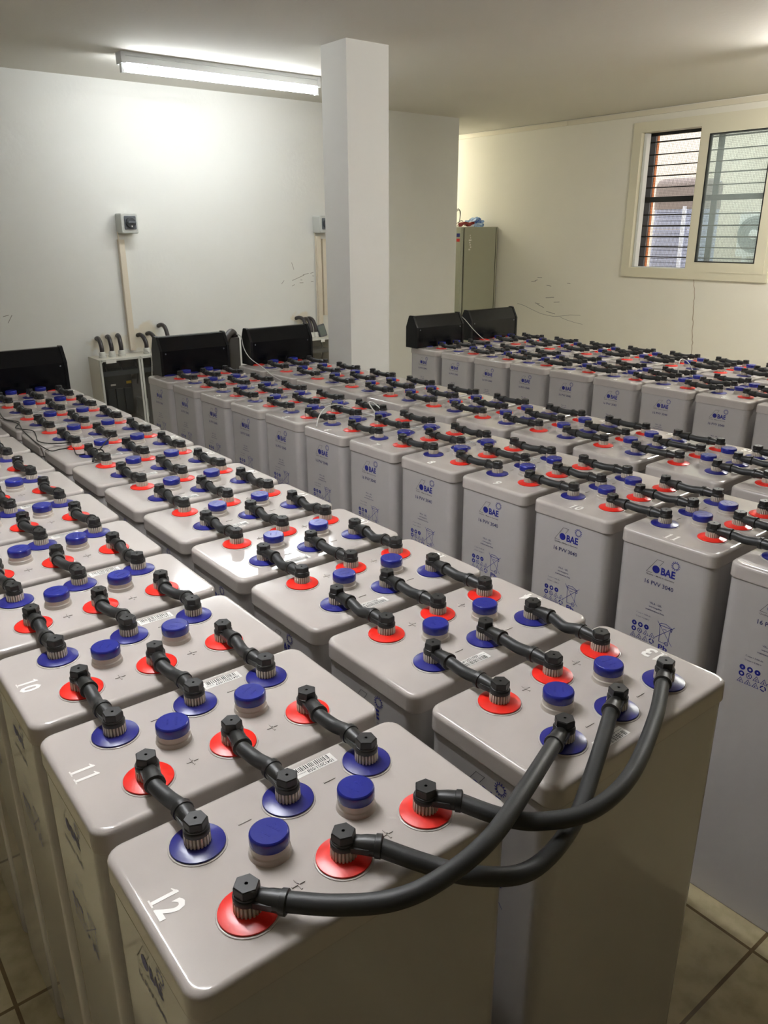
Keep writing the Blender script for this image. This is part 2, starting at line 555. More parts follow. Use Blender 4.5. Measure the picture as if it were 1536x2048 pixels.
# ------------------------------------------------------------------ battery cells
H, LW, LL = .861, .425, .244
LZ = H - .034
def lid_b(b):
    e = .0078
    lev = [(LZ, .0018), (LZ + .0005, .0006), (LZ + .0016, 0), (LZ + .004, 0), (H - e - .002, .0004), (H - e, .0004)]
    lev += [(H - e + e * math.sin(PI / 2 * k / 5), .0004 + e * (1 - math.cos(PI / 2 * k / 5))) for k in range(1, 6)] + [(H, .0105)]
    loft(b, [[(x, y, z) for x, y in rrect(LW - 2 * i, LL - 2 * i, .022 - i * .6, 6)] for z, i in lev])
    for sx in (-1, 0, 1):
        for sy in (-1, 1):
            lathe(b, [(.0345, -.001), (.0342, .0008), (.0334, .0014), (.0325, .0014)], 28, (sx * .1209, sy * .0602, H))
    for sx in (-1, 1):
        box(b, sx * .061 - .008, sx * .061 + .008, -.0620, -.0600, H - .001, H + .0012)
        box(b, sx * .061 - .001, sx * .061 + .001, -.0690, -.0530, H - .001, H + .0012)
        box(b, sx * .061 - .0085, sx * .061 + .0085, .0585, .0605, H - .001, H + .0012)
def case_b(b):
    lev = [(.0, .004), (.003, .0022), (.006, .0022), (LZ - .004, .0022), (LZ - .0006, .0022), (LZ + .0004, .0030)]
    loft(b, [[(x, y, z) for x, y in rrect(LW - 2 * i, LL - 2 * i, .024, 6)] for z, i in lev])
ME_LID = mesh_of(lid_b, 'lid', M_LID)
ME_CASE = mesh_of(case_b, 'case', M_CASE)
def bush_b(b):
    n = 88
    def lp(z, r0, r1):
        return [((r1 if k % 4 == 3 else r0) * math.cos(2 * PI * k / n), (r1 if k % 4 == 3 else r0) * math.sin(2 * PI * k / n), z) for k in range(n)]
    loft(b, [lp(.002, .0154, .0154), lp(.0062, .0157, .0157), lp(.0066, .0157, .0130), lp(.0190, .0154, .0128), lp(.0205, .0142, .0128)])
ME_BUSH = mesh_of(bush_b, 'bushing', M_RIB, 60)
ME_BUSH.materials.append(M_KNOB2)      # groove floors coloured dark, painted shade between the ribs
for p in ME_BUSH.polygons:
    if math.hypot(p.center.x, p.center.y) < .0139 and abs(p.normal.z) < .5:
        p.material_index = 1
disc_b = lambda b: lathe(b, [(.0315, .0015), (.0322, .0025), (.0318, .0036), (.024, .0058), (.0165, .0068)], 36)
ME_DR = mesh_of(disc_b, 'red_disc', M_RED)
ME_DB = mesh_of(disc_b, 'blue_disc', M_BLUE)
ME_VENT = mesh_of(lambda b: lathe(b, [(.0255, -.001), (.0245, .0010), (.0240, .0060), (.0225, .0075), (.0222, .0170)], 32), 'vent_plug', M_VENT)
def cap_b(b):
    lathe(b, [(.0226, .0150), (.0232, .0158), (.0232, .0262), (.0226, .0284), (.0210, .0297)], 32)
    for y in (-.012, .012):
        lathe(b, [(.0008, .0297), (.0006, .0299)], 6, (0, y, 0))
    for y, w in ((.006, .007), (-.006, .010)):
        for k in range(5):
            box(b, -w + k * w / 2.5, -w + k * w / 2.5 + w / 4, y - .0012, y + .0012, .0296, .0299)
ME_CAP = mesh_of(cap_b, 'vent_cap', M_CAPB)

# printing on the narrow side (u to the right, v up from the lid top, seen from outside)
PX = -LW / 2 + .0022 - .0004
pf = lambda u, v: (PX, -u, H + v)
def logo_b(b):
    poly(b, circ(-.017, -.077, .0094, 28), pf)
    text(b, 'BAE', -.004, .032, -.0865, -.068, pf, .035)
    ring(b, .0305, -.054, .0068, .0079, pf)
    for k in range(14):
        a = 2 * PI * k / 14
        stroke(b, [(.0305 + .0088 * math.cos(a), -.054 + .0088 * math.sin(a)), (.0305 + .0104 * math.cos(a), -.054 + .0104 * math.sin(a))], .0017, pf)
def logo2_b(b):
    stroke(b, [(-.026, -.0885), (-.041, -.0885), (-.0165, -.0525), (.0005, -.0525), (-.009, -.0665)], .0009, pf)
    text(b, 'Quality - Made in Germany', -.041, .032, -.0965, -.0918, pf, .01)
def model_b(b):
    text(b, '16 PVV 3040', -.042, .032, -.1185, -.108, pf, .014)
def spec_b(b):
    text(b, 'VRLA - GEL', -.023, .009, -.1665, -.1618, pf, .008)
    text(b, 'wartungsfrei', -.024, .010, -.1765, -.1712, pf, .008)
    text(b, 'maintenance free', -.031, .017, -.1845, -.1800, pf, .008)
    text(b, 'C nom = 3.000 Ah', -.054, -.016, -.2015, -.198, pf)
    text(b, 'U nom = 2.000 V', -.054, -.018, -.2115, -.208, pf)
def icons_b(b):
    u0, du, v0, dv, r = -.0565, .0166, -.2300, -.0155, .0064
    def half(u, v, kind):
        if kind == 0:
            ring(b, u, v, .0022, r, pf, 20)
            stroke(b, [(u - .0035, v + .0001), (u + .0035, v + .0001)], .0012, pf)
        elif kind == 1:
            ring(b, u + .0002, v, .0028, r, pf, 20)
        else:
            ring(b, u, v, .0018, r, pf, 20)
    half(u0, v0, 0); half(u0 + du, v0, 1); half(u0 + 2 * du, v0, 2); half(u0, v0 + dv, 1)
    u, v = u0 + du, v0 + dv
    ring(b, u, v, r - .0013, r, pf, 20)
    stroke(b, [(u - .004, v + .004), (u + .004, v - .004)], .0011, pf)
    stroke(b, [(u - .002, v - .002), (u + .0015, v + .0025)], .001, pf)
    for u, v in ((u0 + 2 * du, v0 + dv), (u0 + 3 * du, v0 + dv), (u0, v0 + 2 * dv), (u0 + du, v0 + 2 * dv), (u0 + 2 * du, v0 + 2 * dv)):
        stroke(b, [(u - .0068, v - .0055), (u + .0068, v - .0055), (u, v + .0062)], .0010, pf, True)
        stroke(b, [(u, v - .0005), (u - .0008, v - .0036)], .0014, pf)
    u, v = u0 + 3 * du, v0 + 2 * dv
    for k in range(3):
        a = PI / 2 + k * 2 * PI / 3
        p = [(u + .0055 * math.cos(a + t), v + .0055 * math.sin(a + t)) for t in (.25, .9, 1.45)]
        stroke(b, p, .0026, pf)
def bin_b(b):
    w = .0011
    stroke(b, [(.011, -.2115), (.0125, -.253), (.029, -.253)], w, pf)
    stroke(b, [(.0385, -.2115), (.0355, -.246)], w, pf)
    stroke(b, [(.009, -.2105), (.042, -.2105), (.042, -.217), (.0385, -.217)], w * 1.3, pf)
    stroke(b, [(.009, -.2095), (.014, -.2045), (.026, -.2035), (.042, -.2095)], w * 1.2, pf)
    stroke(b, [(.020, -.2175), (.028, -.2175)], w * 1.2, pf)
    stroke(b, [(.004, -.2025), (.046, -.254)], w, pf)
    stroke(b, [(.048, -.204), (.000, -.248)], w, pf)
    ring(b, .032, -.2525, .0038, .0052, pf)
    ring(b, .032, -.2525, .0006, .0016, pf, 10)
    text(b, 'Pb', .0125, .036, -.2735, -.2595, pf, .02)
PRINTS = [('logo', mesh_of(logo_b, 'logo', M_INK, 0)), ('logo_outline', mesh_of(logo2_b, 'logo_outline', M_OUT, 0)), ('model_text', mesh_of(model_b, 'model_text', M_INKD, 0)),
          ('specification_text', mesh_of(spec_b, 'specification_text', M_INKD, 0)), ('safety_symbols', mesh_of(icons_b, 'safety_symbols', M_INK, 0)), ('crossed_bin_symbol', mesh_of(bin_b, 'crossed_bin_symbol', M_INK, 0))]

def one(b, u, v, h, f):
    poly(b, [(u - .055 * h, v), (u + .095 * h, v), (u + .095 * h, v + h), (u + .02 * h, v + h), (u - .055 * h, v + .95 * h)], f)
    poly(b, [(u - .17 * h, v), (u + .20 * h, v), (u + .20 * h, v + .06 * h), (u - .17 * h, v + .06 * h)], f)
    poly(b, [(u - .035 * h, v + .95 * h), (u - .19 * h, v + .86 * h), (u - .19 * h, v + .82 * h), (u - .035 * h, v + .86 * h)], f)
_num = {}
def number_mesh(n):
    if n not in _num:
        def bld(b):
            h, f = .032, lambda u, v: (-.1985 + v, .003 - u, H + .0004)
            s = str(n)
            w = .019
            for k, ch in enumerate(s):
                uc = (k - (len(s) - 1) / 2) * w
                if ch == '1':
                    one(b, uc, 0, h, f)
                else:
                    text(b, ch, uc - .0088, uc + .0088, 0, h, f, .03)
        _num[n] = mesh_of(bld, 'painted_number', M_WHITE, 0)
    return _num[n]

ME_STICK = mesh_of(lambda b: box(b, .031, .093, .0865, .1065, H - .0005, H + .0003), 'barcode_sticker', M_WHITE, 0)
_bar = {}
def bar_mesh(n):
    if n not in _bar:
        def bld(b):
            rr = random.Random(n)
            f = lambda u, v: (.0925 - u, .0870 - v + .0195, H + .0006)
            g = lambda u, v: (.0925 - u, .0870 + (.0195 - v), H + .0006)
            u = .006
            while u < .056:
                w = rr.choice((.0008, .0012, .0016))
                poly(b, [(u, .001), (u + w, .001), (u + w, .0105), (u, .0105)], g)
                u += w + rr.choice((.0010, .0014, .0020))
            text(b, '10412021/%03d' % n, .004, .044, .0120, .0184, g, .01)
            text(b, 'BAE Batterien', .046, .059, .0130, .0150, g)
        _bar[n] = mesh_of(bld, 'barcode_print', M_BAR, 0)
    return _bar[n]

def make_cell(label, loc, rz, num, serial, flip, covered=False):
    t = thing('battery_cell', label, 'battery', loc, rz, 'grey battery cells')
    put('case', ME_CASE, t)
    put('lid', ME_LID, t)
    for sx in (-1, 0, 1):
        for sy, me, nm in ((-1, ME_DR, 'red_disc'), (1, ME_DB, 'blue_disc')):
            at = (sx * .1209, sy * .0602, H)
            if covered and sy == (-1 if flip else 1):
                put(nm, me, t, at)
                continue
            p = put('terminal', ME_BUSH, t, at)
            put(nm, me, p)
    for sx in (-1, 1):
        v = put('vent_plug', ME_VENT, t, (sx * .0603, 0, H))
        put('vent_cap', ME_CAP, v, rz=random.uniform(0, 6.2))
    put('painted_number', number_mesh(num), t)
    s = put('barcode_sticker', ME_STICK, t)
    put('barcode_print', bar_mesh(serial), s)
    for nm, me in PRINTS:
        put(nm, me, t, rz=PI if flip else 0)
    return t

ORD = ['', 'second', 'third', 'fourth', 'fifth', 'sixth', 'seventh', 'eighth', 'ninth', 'tenth', 'eleventh', 'twelfth']
ROWN = dict(A='leftmost row', B='second row from left', C='third row from left', D='fourth row from left', E='fifth row from left', F='rightmost row')
# x0, y0 of the nearest cell, x step, y step, side
ROWS = dict(A=(0, 0, .0023, .2654, 1), B=(.481, -.0145, -.0012, .2693, -1), C=(1.3465, -.0038, -.0063, .27, 1), D=(1.8438, -.0017, -.0063, .27, -1),
            E=(2.9333 + .0015, .2265 - .269, -.0015, .269, 1), F=(3.418 + .0015, .2265 - .269, -.0015, .269, -1))
def pole(row, i, colr, k):
    x0, y0, q, p, s = ROWS[row]
    a = -math.atan2(q, p)
    dx, dy = (k - 1) * .1209 * s, (-1 if colr == 'r' else 1) * s * .0602
    # k counts from the left of the picture
    dx = (k - 1) * .1209
    return Vector((x0 + i * q + dx * math.cos(a) - dy * math.sin(a), y0 + i * p + dx * math.sin(a) + dy * math.cos(a), H))
for r, (x0, y0, q, p, s) in ROWS.items():
    for i in range(12):
        a = -math.atan2(q, p)
        num = 12 - i if s > 0 else 13 + i
        ser = {'A': 58 - i, 'B': 60 - i, 'C': 34 - i, 'D': 85 - i, 'E': 110 - i, 'F': 134 - i}[r]
        if r in 'AB':
            lab = 'grey battery cell numbered %d, %s the front in the %s' % (num, 'at' if i == 0 else ORD[i] + ' from', ROWN[r])
        else:
            j = 11 - i
            lab = 'grey battery cell, %s black hood end of the %s' % ('under the' if j == 0 else ORD[j] + ' from the', ROWN[r])
        make_cell(lab, (x0 + i * q, y0 + i * p, 0), a + (PI if s < 0 else 0), num, ser, s < 0, i == 11)

# ------------------------------------------------------------------ connector cables
def hex_b(b):
    n = 24
    def hx(R, z):
        L = []
        for k in range(n):
            a = 2 * PI * k / n
            m = (a % (PI / 3)) - PI / 6
            L.append((R * math.cos(PI / 6) / math.cos(m) * math.cos(a), R * math.cos(PI / 6) / math.cos(m) * math.sin(a), z))
        return L
    def cc(r, z):
        return [(r * math.cos(2 * PI * k / n), r * math.sin(2 * PI * k / n), z) for k in range(n)]
    loft(b, [cc(.0130, .0200), cc(.0136, .0210), cc(.0140, .0265), cc(.0138, .0280), cc(.0130, .0284), cc(.0130, .0290), hx(.0144, .0294), hx(.0142, .0372), hx(.0131, .0386), cc(.0020, .0386), cc(.0016, .0355)])
ME_HEX = mesh_of(hex_b, 'bolt_cap', M_HEX, 30)
def lug_b(b):      # collar round the pole with a barrel along +x
    lathe(b, [(.0140, .0190), (.0152, .0198), (.0154, .0245), (.0145, .0258)], 28)
    tube(b, [(.006, 0, .0216), (.016, 0, .0218), (.026, 0, .0220), (.036, 0, .0220), (.0365, 0, .0220), (.043, 0, .0220), (.0445, 0, .0220)], [.0080, .0100, .0114, .0118, .0133, .0135, .0106], 16)
    box(b, .008, .030, -.0116, .0116, .0180, .0252)
ME_LUG = mesh_of(lug_b, 'lug', M_BLACK, 40)
CZ = .0220
def make_cable(label, p0, p1, me, group, a0, a1):
    t = thing('connector_cable', label, 'cable', p0, 0, group)
    put('cable', me, t)
    for p, a in ((Vector((0, 0, 0)), a0), (Vector(p1) - Vector(p0), a1)):
        put('lug', ME_LUG, t, p, a)
        put('bolt_cap', ME_HEX, t, p, random.uniform(0, 1.05))
    return t
SIDE = ('left', 'middle', 'right')
for r, (x0, y0, q, p, s) in ROWS.items():
    variants = []
    D = (pole(r, 1, 'r', 1) - pole(r, 0, 'b', 1)) if s > 0 else (pole(r, 0, 'r', 1) - pole(r, 1, 'b', 1))
    base = math.atan2(-D.y, -D.x)          # from red pole to blue pole
    Ln = D.length
    for v in range(4):
        da0 = random.uniform(-.22, .05) if s > 0 else random.uniform(-.08, .08)
        da1 = random.uniform(-.16, .1) if s > 0 else random.uniform(-.08, .08)
        sag = random.uniform(.003, .007) if r in 'AB' else random.uniform(.0005, .003)
        d0 = Vector((math.cos(base + da0), math.sin(base + da0), 0))
        e = Vector((math.cos(base), math.sin(base), 0)) * Ln
        d1 = Vector((math.cos(base + PI + da1), math.sin(base + PI + da1), 0))
        z = Vector((0, 0, CZ))
        pts = [z + d0 * .038, z + d0 * .048, z + e * .5 + (d0 * .048 - e * .33 + d1 * .048 + e * .33) * .25 - Vector((0, 0, sag)), z + e + d1 * .048, z + e + d1 * .038]
        me = mesh_of(lambda b: tube(b, smooth(pts, 6),   .0098, 14), 'cable', M_RUBBER, 60)
        variants.append((me, base + da0, base + PI + da1))
    for i in range(11):
        for k in range(3):
            if s > 0:
                pr, pb = pole(r, i + 1, 'r', k), pole(r, i, 'b', k)
            else:
                pr, pb = pole(r, i, 'r', k), pole(r, i + 1, 'b', k)
            me, a0, a1 = random.choice(variants)
            if r in 'AB':
                w = ('first and second', 'second and third', 'third and fourth', 'fourth and fifth', 'fifth and sixth', 'sixth and seventh', 'seventh and eighth', 'eighth and ninth', 'ninth and tenth', 'tenth and eleventh', 'last two')[i]
                w2 = w + (' cells' if i < 10 else ' cells') + (' from front' if i < 10 else '')
            else:
                j = 10 - i
                w = ('first and second', 'second and third', 'third and fourth', 'fourth and fifth', 'fifth and sixth', 'sixth and seventh', 'seventh and eighth', 'eighth and ninth', 'ninth and tenth', 'tenth and eleventh', 'eleventh and twelfth')[j]
                w2 = w + ' cells from back'
            make_cable('%s black cable joining %s, %s' % (SIDE[k], w2, ROWN[r]), pr, pb, me, 'connector cables', a0, a1)

# the three long cables from the first row to the second at the front
LONG = [
    ('nearest long black cable, from the front red terminal of cell 12 to cell 13', 0, [(-.099, -.086, .880), (-.056, -.130, .886), (-.012, -.166, .894), (.040, -.179, .900), (.115, -.174, .905), (.215, -.138, .901), (.315, -.094, .887)], (-.098, -.087), (.333, -.0855)),
    ('middle long black cable, arching from cell 12 to cell 13 under the other two', 1, [(.024, -.083, .879), (.056, -.134, .875), (.090, -.174, .868), (.155, -.199, .855), (.250, -.181, .852), (.348, -.138, .865), (.432, -.096, .878)], (.022, -.084), (.452, -.087)),
    ('farthest long black cable, from the rear red terminal of cell 12 to cell 13', 2, [(.142, -.085, .880), (.171, -.137, .878), (.203, -.170, .876), (.262, -.196, .877), (.352, -.188, .878), (.478, -.139, .879), (.558, -.100, .880)], (.1425, -.086), (.575, -.089)),
]
for lab, k, pts, q0, q1 in LONG:
    pr, pb = pole('A', 0, 'r', k), pole('B', 0, 'b', k)
    a0 = math.atan2(q0[1] - pr.y, q0[0] - pr.x)
    a1 = math.atan2(q1[1] - pb.y, q1[0] - pb.x)
    Pts = [pr + Vector((math.cos(a0) * .036, math.sin(a0) * .036, CZ))] + [Vector(p) for p in pts[1:-1]] + [pb + Vector((math.cos(a1) * .036, math.sin(a1) * .036, CZ))]
    me = mesh_of(lambda b: tube(b, [p - pr for p in smooth(Pts, 8)], .0106, 18), 'cable', M_RUBBER, 60)
    make_cable(lab, pr, pb, me, 'long front cables', a0, a1)

# ------------------------------------------------------------------ black hoods over the end terminals
def hood(x0, x1, y, label):
    t = thing('terminal_hood', label, 'cover', ((x0 + x1) / 2, y, H + .0005), 0, 'black terminal hoods')
    w = (x1 - x0) / 2
    prof = [(0, 0), (0, .118), (.034, .180), (.040, .184), (.064, .184), (.070, .180), (.095, .118), (.095, 0)]
    obj('hood', lambda b: loft(b, [[(x, py, pz) for py, pz in prof] for x in (-w + .012, w - .012)]), M_COVER, t, sharp=20)
    cap = [(.0475 + (py - .0475) * 1.06, pz * 1.018) for py, pz in prof]
    for s in (-1, 1):
        obj('end_cap', lambda b: loft(b, [[(s * (w - .013), py, pz) for py, pz in cap], [(s * w, py, pz) for py, pz in cap]]), M_COVERL, t, sharp=20)
        obj('screw', lambda b: lathe(b, [(.004, 0), (.003, .002)], 10, M=Matrix.Translation((s * (w - .03), 0, .105)) @ Matrix.Rotation(PI / 2, 4, 'X')), M_KNOB, t)
hood(-.19, .205, 2.985, 'black plastic hood at the rear end of the leftmost row')
hood(.285, .666, 2.985, 'black plastic hood at far left, on the rear end of the second row')
hood(1.113, 1.484, 3.018, 'black plastic hood on the third row beside the grey upright duct')
hood(1.613, 1.997, 3.030, 'black plastic hood on the fourth row left of the pillar')
hood(2.690, 3.075, 2.958, 'black plastic hood on the fifth row, left of the two beyond the pillar')
hood(3.182, 3.605, 3.000, 'black plastic hood on the rightmost row in front of the metal cabinet')

# ------------------------------------------------------------------ ceiling lights
def batten(x, y, length, label, rz=0, mt=M_TUBE2):
    t = thing('ceiling_light', label, 'light', (x, y, ZC), rz, 'fluorescent ceiling lights')
    L = length
    def body(b):
        prof = [(-.033, 0), (-.033, -.014), (-.030, -.017), (-.033, -.020), (-.033, -.048), (.033, -.048), (.033, -.020), (.030, -.017), (.033, -.014), (.033, 0)]
        loft(b, [[(u, py, pz) for py, pz in prof] for u in (0, L)])
    obj('batten_body', body, M_FIX, t, sharp=20)
    for u in (.012, L - .012):
        obj('lamp_holder', lambda b: (box(b, u - .0135, u + .010, -.035, .035, -.052, -.0005), box(b, u - .008, u + .008, -.012, .012, -.092, -.050)), M_FIX, t)
    obj('fluorescent_tube', lambda b: tube(b, [(.024, 0, -.073), (L - .024, 0, -.073)], .0145, 14), mt, t)
batten(1.335, 3.70, 1.20, 'lit white fluorescent batten on the ceiling, ending at the pillar', 0, M_TUBE)
batten(.02, .25, 1.20, 'lit white fluorescent batten overhead, above the two left rows', PI / 2)
batten(3.90, .28, 1.20, 'added unseen fill batten on the ceiling, brightening the right wall near the rightmost row', PI / 2, M_TUBE3)  # added fill lamp out of view, brightens the right wall
batten(4.75, 5.6, 1.20, 'lit white fluorescent batten in the recess behind the back wall corner', PI / 2, M_TUBE4)

# ------------------------------------------------------------------ back wall electrics
def isolator(x, z, label):
    t = thing('isolator_switch', label, 'switch', (x, YB, z), 0, 'wall isolator switches')
    R = Matrix.Rotation(PI / 2, 4, 'X')
    obj('housing', lambda b: rbox(b, 0, 0, 0, .09, .108, .118, .010, .006, M=R), M_BOX, t)
    pl = obj('switch_plate', lambda b: rbox(b, .004, .004, .0895, .095, .074, .078, .006, .002, M=R), M_KNOB, t)
    obj('knob', lambda b: lathe(b, [(.032, .0945), (.032, .103), (.029, .108)], 28, (.006, .004, 0), R), M_KNOB2, t)
    obj('knob_grip', lambda b: rbox(b, .006, .006, .107, .122, .050, .013, .004, .002, M=R), M_KNOB, t)
    obj('on_off_mark', lambda b: rbox(b, .007, -.017, .1078, .1088, .006, .009, .001, M=R), M_WHITE, t)
    for sx in (-1, 1):
        for sy in (-1, 1):
            obj('screw', lambda b: lathe(b, [(.0045, .0895), (.004, .0912)], 10, (sx * .044, sy * .049, 0), R), M_GLAND, t)
isolator(1.566, 1.574, 'grey rotary isolator switch on the back wall, left of the two')
isolator(3.030, 1.570, 'grey rotary isolator switch on the back wall, half hidden by the pillar')
def trunking(x0, x1, z0, z1, label, extra=None):
    o = obj('cable_trunking', lambda b: (box(b, x0, x1, YB - .026, YB, z0, z1), box(b, x0 + .002, x1 - .002, YB - .029, YB - .026, z0, z1)), M_TRUNK)
    tag(o, label, 'trunking')
trunking(1.507, 1.545, .795, 1.480, 'beige cable trunking dropping from the left isolator switch')
trunking(2.990, 3.028, .80, 1.49, 'beige cable trunking dropping from the isolator switch beside the pillar')
for x, lab in ((1.512, 'thin white wire between the left isolator switch and its trunking'), (2.985, 'thin white wire beside the trunking next to the pillar')):
    z0 = 1.48 if x < 2 else .8
    o = obj('wire', lambda b: tube(b, [(x, YB - .012, 1.525), (x + .002, YB - .012, z0)], .004, 8), M_TRUNK)
    tag(o, lab, 'wire')
o = obj('cable_trunking', lambda b: box(b, 3.045, 3.085, YB - .022, YB, .92, 1.47), M_TRUNK)
tag(o, 'second beige trunking strip right against the pillar edge', 'trunking')

def enclosure(x0, x1, label, detail):
    t = thing('switch_enclosure', label, 'electrical box', (x0, YB, .17), 0, 'switch enclosures on the back wall')
    w, d, h = x1 - x0, .20, .608
    def body(b):
        box(b, 0, w, -.012, 0, 0, h)
        box(b, 0, .016, -d + .012, -.012, 0, h); box(b, w - .016, w, -d + .012, -.012, 0, h)
        box(b, .016, w - .016, -d + .012, -.012, 0, .016); box(b, .016, w - .016, -d + .012, -.012, h - .016, h)
    obj('body', body, M_ENC, t)
    obj('back_plate', lambda b: box(b, .017, w - .017, -.03, -.0125, .017, h - .017), M_DARK, t)
    n = 2
    for k in range(n):
        a, c = w * k / n + .002, w * (k + 1) / n - .002
        cv = obj('clear_cover', lambda b: box(b, a + .012, c - .012, -d - .001, -d + .002, .012, h - .012), M_SMOKE, t)
        def rim(b):
            box(b, a, c, -d - .004, -d + .012, h - .012, h); box(b, a, c, -d - .004, -d + .012, 0, .012)
            box(b, a, a + .012, -d - .004, -d + .012, .012, h - .012); box(b, c - .012, c, -d - .004, -d + .012, .012, h - .012)
        obj('cover_rim', rim, M_GLAND, t)
    for sx in (.012, w / 2, w - .012):
        obj('cover_screw', lambda b: lathe(b, [(.011, 0), (.011, .004), (.005, .004), (.004, .001)], 14, M=Matrix.Translation((sx, -d - .003, h - .008)) @ Matrix.Rotation(PI / 2, 4, 'X')), M_GLAND, t)
    obj('cross_rail', lambda b: box(b, .02, w - .02, -.14, -.03, h - .115, h - .085), M_KNOB, t)
    if detail:
        sw = obj('fuse_switch', lambda b: (box(b, .035, .215, -.135, -.03, .25, .50), box(b, .028, .222, -.115, -.03, .23, .515)), M_DARK2, t)
        obj('fuse_carrier', lambda b: [box(b, .048 + .055 * k, .093 + .055 * k, -.150, -.135, .265, .41) for k in range(3)], M_KNOB2, sw)
        obj('tag_plate', lambda b: box(b, .075, .108, -.139, -.135, .430, .441), M_WHITE, sw)
        obj('yellow_tag', lambda b: box(b, .178, .210, -.139, -.135, .435, .452), M_YELLOW, sw)
        obj('breaker', lambda b: [box(b, .274 + .019 * k, .292 + .019 * k, -.12 - .012 * (k % 2), -.03, .200, .320) for k in range(2)], M_BOX, t)
        obj('name_label', lambda b: box(b, .04, .105, -d - .0065, -d - .004, h - .024, h - .004), M_WHITE, t)
    else:
        obj('name_label', lambda b: box(b, w - .13, w - .095, -d - .0065, -d - .004, h - .028, h - .006), M_WHITE, t)
        obj('fuse_switch', lambda b: box(b, .07, w - .09, -.13, -.03, .12, .42), M_DARK2, t)
    def wires(b):
        for k in range(5):
            x = .06 + k * (w - .12) / 4
            tube(b, smooth([(x, -.09, h - .02), (x + .01, -.11, h - .10), (x + .004 * (k % 3), -.09, .42)], 5), .006, 8)
    obj('inner_wires', wires, M_COND, t)
    return t
enclosure(1.236, 1.760, 'pale electrical box with smoked clear cover, on the back wall at left', True)
enclosure(2.440, 3.010, 'pale electrical box with clear cover, between the hood and the pillar', False)
def gland_conduit(x, xw, zw, label, ytop=.11):
    t = thing('cable_gland', label, 'cable gland', (x, YB - ytop, .778), 0, 'cable entries on the back wall')
    obj('gland_nut', lambda b: lathe(b, [(.024, 0), (.024, .012), (.021, .013), (.021, .028), (.019, .034), (.016, .038)], 12), M_GLAND, t)
    e = Vector((xw - x, ytop + .004, zw - .778))
    pts = [(0, 0, .036), (0, 0, .066), (e.x * .25, e.y * .25, e.z * .93), (e.x * .62, e.y * .6, e.z * 1.06), (e.x, e.y, e.z)]
    obj('conduit', lambda b: tube(b, smooth(pts, 6), .0135, 12), M_COND, t)
GL = [(1.292, 1.304, .885, 'cable gland with dark cable into the wall, leftmost above the left box'), (1.354, 1.372, .890, 'cable gland with dark cable into the wall, second from left'), (1.416, 1.440, .893, 'cable gland with dark cable into the wall, left of the trunking'),
      (1.583, 1.575, .885, 'cable gland with dark cable just right of the trunking'), (1.650, 1.640, .890, 'cable gland with dark cable half hidden by the black hood'), (1.740, 1.723, .935, 'dark cable entering the wall highest, behind the third row hood'),
      (2.822, 2.800, .912, 'dark cable entering the wall behind the fourth row hood'), (2.862, 2.865, .90, 'dark cable entering the wall, middle of three by the pillar'), (2.900, 2.895, .902, 'cable gland with dark cable beside the small display')]
for g in GL:
    gland_conduit(*g)
t = thing('display_meter', 'small dark screen meter standing on the electrical box by the pillar', 'meter', (2.955, YB - .13, .778))
Rm = Matrix.Rotation(math.radians(-14), 4, 'Y') @ Matrix.Rotation(PI / 2 - .15, 4, 'X')
obj('meter_case', lambda b: rbox(b, 0, .045, -.009, .009, .066, .092, .006, .003, M=Rm), M_KNOB2, t)
obj('screen', lambda b: rbox(b, 0, .046, .0085, .0098, .050, .070, .003, M=Rm), M_LCD, t)
o = obj('wire', lambda b: tube(b, smooth([(1.575, YB - .11, .80), (1.562, YB - .215, .785), (1.567, YB - .212, .74), (1.560, YB - .212, .60), (1.60, YB - .214, .50), (1.625, YB - .215, .42), (1.65, YB - .215, .27)], 6), .0028, 6), M_WIRE)
tag(o, 'thin grey wire hanging down the front of the left electrical box', 'wire')

# grey duct with the black elbow and white sensor wire
t = thing('cable_duct', 'grey upright cable duct between the third and fourth row hoods', 'duct', (1.588, 3.190, 0))
obj('duct', lambda b: rbox(b, 0, 0, 0, .995, .062, .075, .006), M_DUCT, t)
obj('elbow', lambda b: tube(b, smooth([(-.07, -.06, .985), (-.03, -.03, 1.012), (.0, -.01, 1.022), (.02, 0, 1.005), (.022, 0, .97)], 6), .019, 12), M_COND, t)
def wire(name, pts, r, m, label, cat='wire', group=None, n=6):
    o = obj(name, lambda b: tube(b, smooth(pts, 6), r, n), m)
    return tag(o, label, cat, group)
wire('sensor_wire', [(1.600, 3.150, 1.015), (1.600, 3.10, 1.005), (1.575, 3.03, .955), (1.560, 2.94, .915), (1.56, 2.82, .885), (1.535, 2.70, .869), (1.505, 2.58, .866), (1.512, 2.48, .852), (1.53, 2.3, .84), (1.535, 2.0, .84), (1.515, 1.86, .866), (1.47, 1.80, .885)], .0023, M_WIRE, 'white wire running from the grey duct down between the third and fourth rows')
wire('sensor_wire', [(1.105, 1.655, .868), (1.15, 1.70, .895), (1.215, 1.742, .912), (1.29, 1.765, .905), (1.345, 1.73, .88), (1.372, 1.66, .868)], .0023, M_WIRE, 'white wire looped over the lids of the third row')
wire('sensor_wire', [(1.355, 1.60, .868), (1.352, 1.64, .895), (1.375, 1.70, .914), (1.405, 1.705, .905), (1.425, 1.66, .87)], .0023, M_WIRE, 'small standing white wire loop between connector cables of the third row')
wire('sensor_wire', [(3.155, 3.06, 1.01), (3.165, 3.03, .985), (3.165, 2.95, .93), (3.15, 2.84, .885), (3.14, 2.70, .867), (3.165, 2.55, .864), (3.165, 2.4, .85), (3.17, 2.0, .85), (3.16, 1.6, .865), (3.10, 1.44, .867)], .0023, M_WIRE, 'white wire from the hoods running between the fifth and rightmost rows')
